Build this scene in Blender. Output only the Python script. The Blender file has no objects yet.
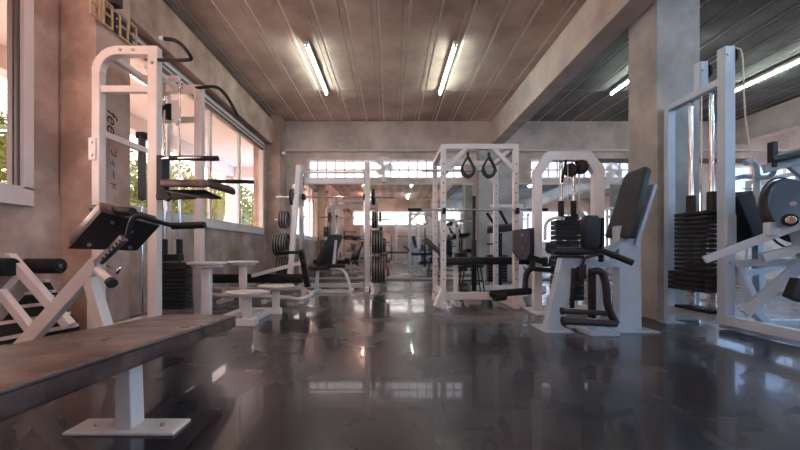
import bpy, bmesh, math, random
from mathutils import Vector, Matrix
random.seed(7)
PI = math.pi
SC = bpy.context.scene
COL = SC.collection

# ------------------------------------------------------------------ camera
CAMZ = 0.70
FPX = 360.0                      # focal length in pixels of the 800 px wide frame
cd = bpy.data.cameras.new('camera'); cam = bpy.data.objects.new('camera', cd); COL.objects.link(cam)
cam.location = (0, 0, CAMZ); cam.rotation_euler = (PI/2, 0, 0)
cd.sensor_width = 36; cd.lens = 36*FPX/800; cd.shift_x = 9/800; cd.shift_y = 25/800
cd.clip_start = 0.02; cd.clip_end = 200
SC.camera = cam

# ------------------------------------------------------------------ colour management
vs = SC.view_settings
vs.view_transform = 'Standard'; vs.look = 'None'; vs.gamma = 1; vs.use_curve_mapping = False
vs.exposure = 1.62

# ------------------------------------------------------------------ world: hazy sky, warm towards the left, cool towards the right
WARM = (1.5, 1.12, 0.98, 1); COOL = (0.30, 0.47, 0.74, 1)
W = bpy.data.worlds.new('sky'); SC.world = W; W.use_nodes = True
nt = W.node_tree; nt.nodes.clear()
wo = nt.nodes.new('ShaderNodeOutputWorld'); bg = nt.nodes.new('ShaderNodeBackground')
tc = nt.nodes.new('ShaderNodeTexCoord'); sx = nt.nodes.new('ShaderNodeSeparateXYZ')
cr = nt.nodes.new('ShaderNodeValToRGB'); mr = nt.nodes.new('ShaderNodeMapRange')
mr.inputs['From Min'].default_value = -1; mr.inputs['From Max'].default_value = 1
nt.links.new(tc.outputs['Generated'], sx.inputs[0]); nt.links.new(sx.outputs['X'], mr.inputs['Value'])
nt.links.new(mr.outputs[0], cr.inputs[0])
cr.color_ramp.elements[0].position = 0.15; cr.color_ramp.elements[0].color = WARM
cr.color_ramp.elements[1].position = 0.85; cr.color_ramp.elements[1].color = COOL
e = cr.color_ramp.elements.new(0.5); e.color = (0.85, 0.80, 0.80, 1)
nt.links.new(cr.outputs[0], bg.inputs[0]); bg.inputs[1].default_value = 4.2
nt.links.new(bg.outputs[0], wo.inputs[0])
TUBE_STRENGTH = 17.0

def portal(loc, rot, sx_, sy_):
    l = bpy.data.lights.new('window_portal', 'AREA'); l.shape = 'RECTANGLE'; l.size = sx_; l.size_y = sy_
    l.cycles.is_portal = True
    o = bpy.data.objects.new('window_portal', l); COL.objects.link(o); o.location = loc; o.rotation_euler = rot

# ------------------------------------------------------------------ room measures
XL, XR, YB, YF, ZC = -2.75, 12.0, 8.40, -4.5, 3.69

# ------------------------------------------------------------------ materials
def mat(name, col, rough=0.5, metal=0.0, noise=None, bump=None, coat=0.0, spec=0.5, rnoise=None):
    """noise = (scale, other colour, low, high[, detail]); bump = (scale, strength)"""
    m = bpy.data.materials.new(name); m.use_nodes = True
    n = m.node_tree; b = n.nodes['Principled BSDF']
    b.inputs['Base Color'].default_value = (*col, 1); b.inputs['Roughness'].default_value = rough
    b.inputs['Metallic'].default_value = metal; b.inputs['Coat Weight'].default_value = coat
    b.inputs['Specular IOR Level'].default_value = spec
    g = None
    if noise or bump or rnoise:
        g = n.nodes.new('ShaderNodeNewGeometry')
    if noise:
        t = n.nodes.new('ShaderNodeTexNoise'); t.inputs['Scale'].default_value = noise[0]
        t.inputs['Detail'].default_value = 7; t.inputs['Roughness'].default_value = 0.62
        n.links.new(g.outputs['Position'], t.inputs['Vector'])
        r = n.nodes.new('ShaderNodeValToRGB')
        r.color_ramp.elements[0].position = noise[2]; r.color_ramp.elements[0].color = (*col, 1)
        r.color_ramp.elements[1].position = noise[3]; r.color_ramp.elements[1].color = (*noise[1], 1)
        n.links.new(t.outputs['Fac'], r.inputs[0]); n.links.new(r.outputs[0], b.inputs['Base Color'])
    if rnoise:
        t2 = n.nodes.new('ShaderNodeTexNoise'); t2.inputs['Scale'].default_value = rnoise[0]; t2.inputs['Detail'].default_value = 5
        n.links.new(g.outputs['Position'], t2.inputs['Vector'])
        q = n.nodes.new('ShaderNodeMapRange'); q.inputs['From Min'].default_value = .3; q.inputs['From Max'].default_value = .7
        q.inputs['To Min'].default_value = rnoise[1]; q.inputs['To Max'].default_value = rnoise[2]
        n.links.new(t2.outputs['Fac'], q.inputs[0]); n.links.new(q.outputs[0], b.inputs['Roughness'])
    if bump:
        t3 = n.nodes.new('ShaderNodeTexNoise'); t3.inputs['Scale'].default_value = bump[0]; t3.inputs['Detail'].default_value = 4
        n.links.new(g.outputs['Position'], t3.inputs['Vector'])
        bb = n.nodes.new('ShaderNodeBump'); bb.inputs['Strength'].default_value = bump[1]; bb.inputs['Distance'].default_value = 0.02
        n.links.new(t3.outputs['Fac'], bb.inputs['Height']); n.links.new(bb.outputs[0], b.inputs['Normal'])
    return m

def emis(name, col, s):
    m = mat(name, col); b = m.node_tree.nodes['Principled BSDF']
    b.inputs['Emission Color'].default_value = (*col, 1); b.inputs['Emission Strength'].default_value = s
    return m

def pane_mat(name, tint):
    m = bpy.data.materials.new(name); m.use_nodes = True; n = m.node_tree; n.nodes.clear()
    o = n.nodes.new('ShaderNodeOutputMaterial'); mx = n.nodes.new('ShaderNodeMixShader')
    t = n.nodes.new('ShaderNodeBsdfTransparent'); g = n.nodes.new('ShaderNodeBsdfGlossy')
    t.inputs[0].default_value = (*tint, 1); g.inputs['Roughness'].default_value = 0.03
    mx.inputs[0].default_value = 0.06
    n.links.new(t.outputs[0], mx.inputs[1]); n.links.new(g.outputs[0], mx.inputs[2]); n.links.new(mx.outputs[0], o.inputs[0])
    return m

def floor_mat():
    m = mat('dark_sealed_floor', (.012, .013, .019), .2, noise=(1.1, (.044, .038, .042), .38, .68), rnoise=(1.3, .15, .36), bump=(2.4, .15), coat=.3)
    n = m.node_tree; b = n.nodes['Principled BSDF']
    # joints between floor sheets: thin dark lines in the surface
    g = n.nodes.new('ShaderNodeNewGeometry'); s = n.nodes.new('ShaderNodeSeparateXYZ'); n.links.new(g.outputs['Position'], s.inputs[0])
    def line(sock, off, pitch, w):
        a = n.nodes.new('ShaderNodeMath'); a.operation = 'SUBTRACT'; a.inputs[1].default_value = off; n.links.new(sock, a.inputs[0])
        p = n.nodes.new('ShaderNodeMath'); p.operation = 'PINGPONG'; p.inputs[1].default_value = pitch/2; n.links.new(a.outputs[0], p.inputs[0])
        l = n.nodes.new('ShaderNodeMath'); l.operation = 'LESS_THAN'; l.inputs[1].default_value = w; n.links.new(p.outputs[0], l.inputs[0])
        return l
    l1 = line(s.outputs['X'], -0.72, 4.2, .010); l2 = line(s.outputs['Y'], 2.52, 3.0, .006)
    mxm = n.nodes.new('ShaderNodeMath'); mxm.operation = 'MAXIMUM'; n.links.new(l1.outputs[0], mxm.inputs[0]); n.links.new(l2.outputs[0], mxm.inputs[1])
    src = b.inputs['Base Color'].links[0].from_socket
    mix = n.nodes.new('ShaderNodeMix'); mix.data_type = 'RGBA'; mix.inputs['B'].default_value = (.006, .005, .006, 1)
    n.links.new(mxm.outputs[0], mix.inputs['Factor']); n.links.new(src, mix.inputs['A']); n.links.new(mix.outputs['Result'], b.inputs['Base Color'])
    return m

M = dict(
    floor=floor_mat(),
    wall=mat('concrete_render', (.38, .31, .27), .85, noise=(1.5, (.62, .52, .46), .40, .62), bump=(9, .15)),
    lwall=mat('warm_lit_render', (.30, .205, .165), .85, noise=(1.7, (.58, .42, .34), .38, .64), bump=(9, .15)),  # left wall render; the warm cast of the light is in this colour
    warm_lit=mat('warm_lit_enamel', (.66, .56, .52), .35, noise=(4, (.74, .65, .60), .3, .7)),  # white enamel of the left machines, tinted with the warm light there
    pale=mat('cool_lit_enamel', (.33, .43, .54), .32, noise=(4, (.40, .50, .61), .3, .7)),  # white enamel of the right machines, cool light mixed into the colour
    column=mat('smooth_concrete', (.23, .23, .225), .8, noise=(2.0, (.38, .378, .37), .38, .64), bump=(6, .1)),
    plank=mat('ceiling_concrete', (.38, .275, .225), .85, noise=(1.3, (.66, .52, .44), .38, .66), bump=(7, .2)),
    dplank=mat('dark_ceiling_concrete', (.11, .105, .10), .85, noise=(1.3, (.25, .24, .23), .38, .66), bump=(7, .2)),  # planks of the right bay, darker and greyer
    grout=mat('pale_grout', (.92, .84, .76), .9),
    beamc=mat('beam_concrete', (.38, .325, .30), .8, noise=(1.6, (.58, .505, .47), .38, .64), bump=(6, .12)),
    frame=mat('window_paint', (.62, .55, .52), .5),
    track=mat('dark_track', (.07, .05, .05), .5),
    glass=pane_mat('window_pane', (.96, .97, .97)),
    tinted=pane_mat('tinted_pane', (.66, .66, .66)),
    frosted=pane_mat('frosted_pane', (.50, .50, .51)),
    mirror=mat('mirror_silver', (.80, .80, .79), .035, 1.0),
    trim=mat('mirror_trim', (.50, .47, .45), .4),
    white=mat('white_enamel', (.62, .62, .64), .32, noise=(4, (.70, .70, .72), .3, .7)),
    offw=mat('worn_white_enamel', (.60, .57, .56), .4, noise=(5, (.72, .69, .68), .3, .7)),
    black=mat('black_vinyl', (.010, .010, .013), .42, bump=(60, .05), spec=.3),
    blue=mat('charcoal_vinyl', (.014, .015, .021), .45, bump=(70, .05), spec=.3),
    brown=mat('worn_brown_vinyl', (.045, .023, .020), .34, noise=(7, (.15, .092, .080), .40, .66), rnoise=(5, .26, .5), bump=(40, .05)),
    bside=mat('brown_vinyl_side', (.020, .011, .010), .45, bump=(40, .05)),
    board=mat('dark_backing_board', (.028, .022, .021), .5, spec=.3),
    taupe=mat('taupe_plate', (.075, .064, .072), .45, spec=.35),
    iron=mat('black_iron', (.008, .008, .010), .5, spec=.3),
    plate=mat('cast_iron_plate', (.012, .012, .014), .45, spec=.35),
    rim=mat('grey_plate_rim', (.30, .29, .28), .45, .4),
    steel=mat('chrome_steel', (.72, .72, .74), .18, 1.0),
    bolt=mat('zinc_bolt', (.45, .45, .46), .35, 1.0),
    rubber=mat('black_rubber', (.012, .012, .012), .7),
    foam=mat('black_foam', (.010, .009, .010), .6, spec=.3),
    cable=mat('pale_cable', (.55, .53, .42), .5),
    teal=mat('black_strap', (.010, .018, .022), .6),
    purple=mat('plum_vinyl', (.014, .010, .018), .45, bump=(50, .05), spec=.3),
    red=mat('red_plate', (.35, .08, .06), .5),
    tube=emis('fluorescent_tube', (.86, 1.0, .93), TUBE_STRENGTH),
    tubew=emis('warm_fill_tube', (1.0, .54, .40), 60.0),  # added warm fill for the left side, only in unseen lamps
    tubec=emis('cool_fill_tube', (.50, .76, 1.0), 60.0),  # added cool fill for the right side, only in unseen lamps
    lampbody=mat('lamp_enamel', (.7, .72, .7), .4),
    digit=mat('straw_digit', (.50, .36, .20), .5),
    patch=mat('flat_pink', (.70, .42, .34), .7),
    ink=mat('dark_ink', (.03, .02, .02), .7),
    fanp=mat('fan_plastic', (.78, .76, .74), .5),
    soil=mat('outdoor_paving', (.58, .50, .45), .9, noise=(1, (.68, .6, .55), .3, .7)),
    outw=mat('neighbour_render', (.72, .62, .56), .9, noise=(1, (.8, .70, .64), .3, .7)),
    leaf=mat('leaf_green', (.07, .10, .015), .6, noise=(3, (.24, .25, .04), .35, .65)),
    leaf2=mat('leaf_yellow', (.16, .16, .02), .6, noise=(3, (.38, .30, .045), .35, .65)),
    bark=mat('bark', (.10, .07, .05), .9),
)

# ------------------------------------------------------------------ mesh building
def at(px, py, Y):
    """world point seen at pixel (px, py) when it lies Y metres into the room"""
    return Vector(((px-391)*Y/FPX, Y, CAMZ+(250-py)*Y/FPX))

def V(*a): return Vector(a)

def chaikin(pts, it=2):
    pts = [Vector(p) for p in pts]
    for _ in range(it):
        q = [pts[0]]
        for a, b in zip(pts[:-1], pts[1:]):
            q += [a.lerp(b, .25), a.lerp(b, .75)]
        q.append(pts[-1]); pts = q
    return pts

class MB:
    def __init__(s): s.bm = bmesh.new()
    def _hex(s, P, smooth=False):
        v = [s.bm.verts.new(p) for p in P]
        for f in ((0,3,2,1), (4,5,6,7), (0,1,5,4), (1,2,6,5), (2,3,7,6), (3,0,4,7)):
            s.bm.faces.new([v[i] for i in f])
        return s
    def box(s, a, b):
        x0, y0, z0 = [min(a[i], b[i]) for i in range(3)]; x1, y1, z1 = [max(a[i], b[i]) for i in range(3)]
        return s._hex([(x0,y0,z0), (x1,y0,z0), (x1,y1,z0), (x0,y1,z0), (x0,y0,z1), (x1,y0,z1), (x1,y1,z1), (x0,y1,z1)])
    def cbox(s, c, d, rot=None):
        R = rot if rot is not None else Matrix.Identity(3)
        c = Vector(c); h = Vector(d)/2
        P = [c + R @ Vector((sx_*h.x, sy_*h.y, sz_*h.z)) for sz_ in (-1, 1) for (sx_, sy_) in ((-1,-1), (1,-1), (1,1), (-1,1))]
        return s._hex(P)
    def beam(s, p, q, w=.05, h=None, up=None):
        """square or oblong tube from p to q; w = horizontal width, h = depth of section"""
        p, q = Vector(p), Vector(q); h = h or w; d = (q-p).normalized()
        k_ = 1+random.uniform(-.02, .02); w *= k_; h *= k_
        u = Vector(up) if up is not None else (Vector((0,0,1)) if abs(d.z) < .95 else Vector((0,1,0)))
        a = d.cross(u).normalized(); b = a.cross(d).normalized()
        c = [a*w/2*i + b*h/2*j for i, j in ((-1,-1), (1,-1), (1,1), (-1,1))]
        return s._hex([p+k for k in c] + [q+k for k in c])
    def slab(s, quad, t):
        """quad of four corners, extruded by vector t"""
        quad = [Vector(k) for k in quad]; t = Vector(t)
        return s._hex(quad + [k+t for k in quad])
    def tube(s, pts, r, n=12, cap=True):
        pts = [Vector(p) for p in pts]; rings = []
        d0 = (pts[1]-pts[0]).normalized()
        u = d0.orthogonal().normalized()
        for i, p in enumerate(pts):
            if i == 0: d = pts[1]-pts[0]
            elif i == len(pts)-1: d = pts[-1]-pts[-2]
            else: d = (pts[i+1]-pts[i]).normalized() + (pts[i]-pts[i-1]).normalized()
            d.normalize(); u = (u - d*u.dot(d)).normalized(); w = d.cross(u)
            rr = r[i] if isinstance(r, (list, tuple)) else r
            rings.append([s.bm.verts.new(p + (u*math.cos(2*PI*k/n) + w*math.sin(2*PI*k/n))*rr) for k in range(n)])
        for A, B in zip(rings[:-1], rings[1:]):
            for k in range(n):
                f = s.bm.faces.new((A[k], A[(k+1) % n], B[(k+1) % n], B[k])); f.smooth = True
        if cap:
            s.bm.faces.new(list(reversed(rings[0]))); s.bm.faces.new(rings[-1])
        return s
    def cyl(s, p, q, r, n=24):
        """cylinder with softly rounded rims"""
        p, q = Vector(p), Vector(q); d = (q-p); L = d.length; d.normalize(); c = min(r, L)*.12
        return s.tube([p, p+d*c*.3, p+d*c, q-d*c, q-d*c*.3, q], [r-c, r-c*.3, r, r, r-c*.3, r-c], n)
    def ring(s, c, axis, R, r, n=28, m=8, sq=1.0):
        axis = Vector(axis).normalized(); u = axis.orthogonal().normalized(); w = axis.cross(u)
        pts = [Vector(c) + (u*math.cos(2*PI*k/n) + w*math.sin(2*PI*k/n)*sq)*R for k in range(n)]
        rings = []
        for k in range(n):
            d = (pts[(k+1) % n]-pts[k-1]).normalized(); a = axis; b = d.cross(a)
            rings.append([s.bm.verts.new(pts[k] + (a*math.cos(2*PI*j/m) + b*math.sin(2*PI*j/m))*r) for j in range(m)])
        for k in range(n):
            A, B = rings[k], rings[(k+1) % n]
            for j in range(m):
                f = s.bm.faces.new((A[j], A[(j+1) % m], B[(j+1) % m], B[j])); f.smooth = True
        return s
    def prism(s, outline, t):
        o = [Vector(k) for k in outline]; t = Vector(t)
        A = [s.bm.verts.new(k) for k in o]; B = [s.bm.verts.new(k+t) for k in o]; n = len(o)
        s.bm.faces.new(list(reversed(A))); s.bm.faces.new(B)
        for i in range(n): s.bm.faces.new((A[i], A[(i+1) % n], B[(i+1) % n], B[i]))
        return s
    def build(s, name, m, parent=None, bevel=.004, seg=2):
        """link as one mesh object; names in SPLIT become one object per separate piece"""
        bmesh.ops.recalc_face_normals(s.bm, faces=s.bm.faces)
        org = root_loc(parent)
        bmesh.ops.translate(s.bm, vec=-org, verts=s.bm.verts)
        s.bm.verts.index_update()
        groups = None
        if name in SPLIT and parent is not None:
            seen = set(); groups = []
            for v in s.bm.verts:
                if v.index in seen: continue
                comp = []; stack = [v]; seen.add(v.index)
                while stack:
                    q = stack.pop(); comp.append(q.index)
                    for e_ in q.link_edges:
                        w = e_.other_vert(q)
                        if w.index not in seen: seen.add(w.index); stack.append(w)
                groups.append(set(comp))
            if len(groups) < 2: groups = None
        outs = []
        for g in (groups or [None]):
            bm = s.bm
            if g is not None:
                bm = s.bm.copy(); bm.verts.index_update()
                bmesh.ops.delete(bm, geom=[v for v in bm.verts if v.index not in g], context='VERTS')
            me = bpy.data.meshes.new(name); bm.to_mesh(me)
            if g is not None: bm.free()
            me.materials.append(M[m])
            o = bpy.data.objects.new(name, me); COL.objects.link(o); o.parent = parent
            if bevel:
                b = o.modifiers.new('bevel', 'BEVEL'); b.width = bevel; b.segments = seg; b.limit_method = 'ANGLE'; b.angle_limit = .9
                if seg > 2:
                    for f in me.polygons: f.use_smooth = True
            outs.append(o)
        s.bm.free()
        return outs[0]
SPLIT = {'bolt', 'pin_hole', 'slat', 'catch_peg', 'pulley', 'cross_rail', 'tie_rail', 'foot_plate', 'rod_bracket', 'foot_rod', 'colon', 'sliding_track', 'sash_edge', 'gusset', 'end_stop', 'blade', 'cable', 'cross_foot', 'base_rail', 'bar_hook', 'edge_beam'}

def root_loc(p):
    if p is None: return Vector((0,0,0))
    while p.parent: p = p.parent
    return Vector(p.location)

def thing(name, loc, label, cat, group=None):
    o = bpy.data.objects.new(name, None); COL.objects.link(o); o.location = loc; o.empty_display_size = .1
    return tag(o, label, cat, group)
def tag(o, label, cat, group=None, kind=None):
    if label: o['label'] = label
    if cat: o['category'] = cat
    if group: o['group'] = group
    if kind: o['kind'] = kind
    return o
def struct(mb, name, m, parent=None, bevel=0):
    o = mb.build(name, m, parent, bevel)
    if parent is None: o['kind'] = 'structure'
    return o
def recentre(o):
    """move a one-mesh thing's origin to its base centre"""
    vs_ = [v.co for v in o.data.vertices]
    c = Vector(((min(v.x for v in vs_)+max(v.x for v in vs_))/2, (min(v.y for v in vs_)+max(v.y for v in vs_))/2, min(v.z for v in vs_)))
    o.data.transform(Matrix.Translation(-c)); o.location = o.location + c
    return o
KIDS = {}
def copy_tree(o, parent=None):
    c = o.copy(); COL.objects.link(c)
    if parent: c.parent = parent
    for ch in [k for k in bpy.data.objects if k.parent == o]:
        copy_tree(ch, c)
    return c

# ================================================================== THE SETTING
struct(MB().box((XL-.2, YF-.2, -.1), (XR+.2, YB+.2, 0)), 'floor', 'floor')
# ceiling: slab with pale joints, and the precast planks below it
struct(MB().box((XL-.2, YF-.2, ZC+.03), (XR+.2, YB+.2, ZC+.2)), 'ceiling', 'grout')
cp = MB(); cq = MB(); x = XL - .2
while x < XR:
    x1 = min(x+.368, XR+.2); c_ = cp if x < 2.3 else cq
    for (u0, u1) in ((x, x+.295), (x+.307, x1)):
        c_.box((u0, YF-.2, ZC+.02), (u1, 6.79, ZC+.029)).box((u0, 6.812, ZC+.02), (u1, YB+.2, ZC+.029))
    x += .40
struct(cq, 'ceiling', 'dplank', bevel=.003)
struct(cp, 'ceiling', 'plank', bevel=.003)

# left wall: near window, pier with the lettering, long window
WZ0, WZ1 = 1.15, 2.93
wl = MB()
wl.box((XL-.2, YF-.2, 0), (XL, YB, WZ0)).box((XL-.2, YF-.2, WZ1), (XL, YB, ZC))
wl.box((XL-.2, YF-.2, WZ0), (XL, .6, WZ1)).box((XL-.2, 2.98, WZ0), (XL, 3.30, WZ1)).box((XL-.03, 2.70, WZ0), (XL, 2.99, WZ1)).box((XL-.2, 7.72, WZ0), (XL, YB, WZ1))
wl = struct(wl, 'wall_left', 'lwall')
pier = struct(MB().box((XL, 3.0, 0), (-2.46, 3.40, ZC)), 'wall_left', 'lwall', bevel=.008)
struct(MB().box((XL, 3.42, WZ1+.10), (XL+.14, YB, ZC-.13)), 'wall_left', 'lwall', bevel=.006)      # lintel band above the long window
struct(MB().box((XL, 3.42, ZC-.12), (XL+.09, YB, ZC-.04)), 'shadow_gap_strip', 'track')  # dark strip painted in for the shadow gap below the ceiling
struct(MB().box((XL, 7.95, 0), (XL+.30, YB, ZC)), 'wall_left', 'lwall', bevel=.006)              # corner pilaster

def wall_window(n, y0, y1, muls, xw=XL, z0=WZ0, z1=WZ1, side=1):
    f = MB(); t = .06
    xa, xb = xw-.06*side, xw+.035*side
    f.box((xa, y0-.04, z0-.12), (xb, y1+.04, z0+.02)).box((xa, y0-.04, z1-.05), (xb, y1+.04, z1+.05))
    f.box((xa, y0-.04, z0), (xb, y0+.05, z1)).box((xa, y1-.035, z0), (xb, y1+.04, z1))
    for k, ym in enumerate(muls):
        w = .035
        f.box((xw-.05*side, ym-w, z0), (xw-.01*side, ym+w, z1))
    w_ = struct(f, 'window_%d' % n, 'frame', bevel=.004)
    tr = MB().box((xw-.005*side, y0, z1-.11), (xw+.045*side, y1, z1-.075)).box((xw-.005*side, y0, z1-.03), (xw+.045*side, y1, z1-.005))
    tr.build('sliding_track', 'track', w_, 0)
    MB().box((xw-.034*side, y0, z0), (xw-.028*side, y1, z1)).build('pane', 'tinted' if side > 0 else 'glass', w_, 0)
    return w_
w1 = wall_window(1, .6, 2.70, [1.7])
MB().box((XL-.02, 2.595, WZ0), (XL+.02, 2.61, WZ1)).box((XL-.02, 2.635, WZ0), (XL+.02, 2.65, WZ1)).build('sash_edge', 'track', w1, .002)
wall_window(2, 3.42, 7.67, [4.48, 5.52, 6.58])
portal((XL-.1, 1.67, 1.98), (0, -PI/2, 0), 1.8, 2.1)
portal((XL-.1, 5.55, 1.98), (0, -PI/2, 0), 1.8, 4.2)

# back wall with strip windows, mirrors, lintel beam
openings = [(-1.93, 1.68, 2.38, 2.80), (3.26, 6.6, 2.38, 2.80), (7.6, 11.6, 1.35, 2.66)]
def holed_wall(y0, y1, ops, name, m):
    b = MB(); xs = XL-.2
    for (a, c, z0, z1) in ops:
        b.box((xs, y0, 0), (a, y1, ZC)).box((a, y0, 0), (c, y1, z0)).box((a, y0, z1), (c, y1, ZC)); xs = c
    b.box((xs, y0, 0), (XR+.2, y1, ZC))
    return struct(b, name, m)
holed_wall(YB, YB+.2, openings, 'wall_back', 'wall')
def strip_window(n, a, c, z0, z1, yw, pitch, rows, side=1, gm='frosted'):
    f = MB(); ya, yb = yw-.02*side, yw+.05*side
    f.box((a-.02, ya, z0-.03), (c+.02, yb, z0+.012)).box((a-.02, ya, z1-.012), (c+.02, yb, z1+.03))
    nx = round((c-a)/pitch)
    for k in range(nx+1):
        xx = a+(c-a)*k/nx; f.box((xx-.009, ya+.01*side, z0), (xx+.009, yb, z1))
    for r_ in rows: f.box((a, ya+.01*side, r_-.012), (c, yb, r_+.012))
    w_ = struct(f, 'window_%d' % n, 'frame')
    MB().box((a, yw+.02*side, z0), (c, yw+.026*side, z1)).build('pane', gm, w_, 0)
strip_window(3, *openings[0], YB, .215, [2.57])
strip_window(4, *openings[1], YB, .215, [2.57])
strip_window(5, *openings[2], YB, .8, [2.0])
for (a, c, z0, z1) in openings:
    portal(((a+c)/2, YB+.12, (z0+z1)/2), (-PI/2, 0, 0), c-a, z1-z0)
struct(MB().box((XL+.3, YB-.06, 3.03), (XR, YB, ZC)), 'wall_back', 'beamc', bevel=.01)            # lintel beam under the ceiling
struct(MB().box((XL+.3, YB-.10, 2.98), (XR, YB, 3.028)), 'trim_2', 'trim', bevel=.004)
struct(MB().box((2.0, YB-.20, 0), (2.76, YB, 3.0)), 'wall_back', 'column', bevel=.008)           # pilaster between the mirrors
struct(MB().box((4.75, YB-.06, 2.72), (8.4, YB, 2.82)), 'trim_3', 'track')

def mirror(n, x0, x1, z0, z1, y, seams):
    f = MB(); t = .04
    f.box((x0-t, y-.035, z0-t), (x1+t, y-.002, z0)).box((x0-t, y-.035, z1), (x1+t, y-.002, z1+t))
    f.box((x0-t, y-.035, z0), (x0, y-.002, z1)).box((x1, y-.035, z0), (x1+t, y-.002, z1))
    for q in seams: f.box((q-.004, y-.030, z0), (q+.004, y-.02, z1))
    g = f.build('wall_mirror', 'trim', None, .003)
    p = MB().box((x0, y-.028, z0), (x1, y-.003, z1)).build('mirror_glass', 'mirror', g, 0)
    return g
m1 = mirror(1, -2.30, 1.94-.04, .06, 2.22, YB, [-.95, .45])
tag(m1, 'long wall mirror with pale trim on the back wall left of the pilaster', 'mirror')
m2 = mirror(2, 2.86, 7.2, .06, 2.22, YB, [4.3, 5.75])
tag(m2, 'wall mirror right of the pilaster behind the weight machines', 'mirror')

# front wall (behind the viewer), right wall
ops2 = [(-2.2, 2.0, 2.2, 2.95), (2.8, 7.0, 2.2, 2.95), (7.8, 11.6, 1.2, 2.95)]
holed_wall(YF-.2, YF, ops2, 'wall_front', 'wall')
for k, o_ in enumerate(ops2):
    strip_window(6+k, *o_, YF, .42, [2.57], -1, 'tinted')
    portal(((o_[0]+o_[1])/2, YF-.12, (o_[2]+o_[3])/2), (PI/2, 0, 0), o_[1]-o_[0], o_[3]-o_[2])
b = MB().box((XR, YF, 0), (XR+.2, YB, .9)).box((XR, YF, 3.0), (XR+.2, YB, ZC))
for (y0, y1) in ((YF, -4.0), (1.6, 2.4), (7.9, YB)): b.box((XR, y0, .9), (XR+.2, y1, 3.0))
struct(b, 'wall_right', 'wall')
wall_window(9, -4.0, 1.6, [-2.6, -1.2, .2], XR, .9, 3.0, -1)
wall_window(10, 2.4, 7.9, [3.8, 5.2, 6.5], XR, .9, 3.0, -1)
portal((XR+.12, -1.2, 1.95), (0, PI/2, 0), 2.1, 5.6); portal((XR+.12, 5.15, 1.95), (0, PI/2, 0), 2.1, 5.5)

# beams and columns
struct(MB().box((2.34, YF, 3.15), (2.61, YB, ZC)), 'trim_4', 'beamc', bevel=.01)
struct(MB().box((7.95, YF, 3.15), (8.25, YB, ZC)), 'trim_5', 'beamc', bevel=.01)
struct(MB().box((2.62, 3.55, 0), (3.05, 3.98, ZC)), 'wall_middle', 'column', bevel=.012)
struct(MB().box((8.0, 3.55, 0), (8.4, 3.98, ZC)), 'wall_middle', 'column', bevel=.012)

# lettering painted on the pier (reads downwards)
def lettering(txt, size, z, y, xw, sp=1.0, shear=0.0, vert=False):
    cu = bpy.data.curves.new('lettering', 'FONT'); cu.body = txt; cu.size = size; cu.extrude = .001
    cu.space_character = sp; cu.shear = shear
    t = bpy.data.objects.new('tmp', cu); COL.objects.link(t)
    dg = bpy.context.evaluated_depsgraph_get()
    me = bpy.data.meshes.new_from_object(t.evaluated_get(dg))
    bpy.data.objects.remove(t)
    R = Matrix(((0, 0, 1), (0, 1, 0), (-1, 0, 0))).to_4x4()      # text x -> -z, text y -> +y, normal -> +x
    me.transform(Matrix.Translation((xw, y, z)) @ R)
    o = bpy.data.objects.new('lettering', me); COL.objects.link(o); me.materials.clear(); me.materials.append(M['ink']); o.parent = pier
lettering('fee', .17, 1.93, 3.12, -2.4585, 1.0, .25)
lettering('フィード', .085, 1.60, 3.16, -2.4585, 1.25)

# outdoors beyond the left windows
struct(MB().box((-30, -12, -.12), (XL-.2, 30, -.02)), 'ground', 'soil')
struct(MB().box((XR+.2, -12, -.12), (40, 30, -.02)), 'ground', 'soil')
can = thing('canopy', (-4.2, 6, -.02), 'rendered canopy roof outside the left windows on square posts', 'canopy')
MB().box((-4.7, -1, 3.05), (XL-.25, 10.5, 3.20)).build('roof_slab', 'outw', can, .01)
MB().box((-4.7, 10.2, 2.75), (XL-.25, 10.5, 3.05)).build('edge_beam', 'outw', can, .01)
MB().box((-4.7, -1, 2.78), (-4.45, 10.2, 3.05)).build('edge_beam', 'outw', can, .01)
for yy in (2.0, 10.2): MB().box((-4.7, yy, -.02), (-4.45, yy+.25, 2.8)).build('post', 'outw', can, .01)

def leaves(mb, c, R, n, size, rnd):
    for _ in range(n):
        d = Vector((rnd.gauss(0, 1), rnd.gauss(0, 1), rnd.gauss(0, 1))).normalized()*(rnd.random()**.4)
        p = Vector(c) + Vector((d.x*R[0], d.y*R[1], d.z*R[2]))
        a = Vector((rnd.gauss(0,1), rnd.gauss(0,1), rnd.gauss(0,1))).normalized(); b_ = a.orthogonal().normalized()
        w = size*rnd.uniform(.6, 1.3)
        vv = [mb.bm.verts.new(p+k) for k in (-a*w, b_*w*.35-a*.1*w, a*w, -b_*w*.35-a*.1*w)]
        mb.bm.faces.new(vv)
def shrub(name, x, y, h, R, m, n, label, grp, seed):
    rnd = random.Random(seed)
    t = thing(name, (x, y, -.02), label, 'shrub' if h < 3.5 else 'tree', grp)
    l = MB()
    for k in range(7):
        leaves(l, (x+rnd.uniform(-.5, .5)*R, y+rnd.uniform(-.5, .5)*R, h*rnd.uniform(.35, .85)), (R*.55, R*.55, h*.24), n//7, .085, rnd)
    l.build('foliage', m, t, 0)
    s_ = MB().tube([(x, y, -.02), (x+.05, y, h*.35), (x-.03, y+.05, h*.7)], [.05, .04, .02], 8)
    for k in range(4):
        an = k*1.7; s_.tube([(x+.03, y, h*.3), (x+math.cos(an)*R*.4, y+math.sin(an)*R*.4, h*.65)], [.025, .01], 6)
    s_.build('stem', 'bark', t, 0)
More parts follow.
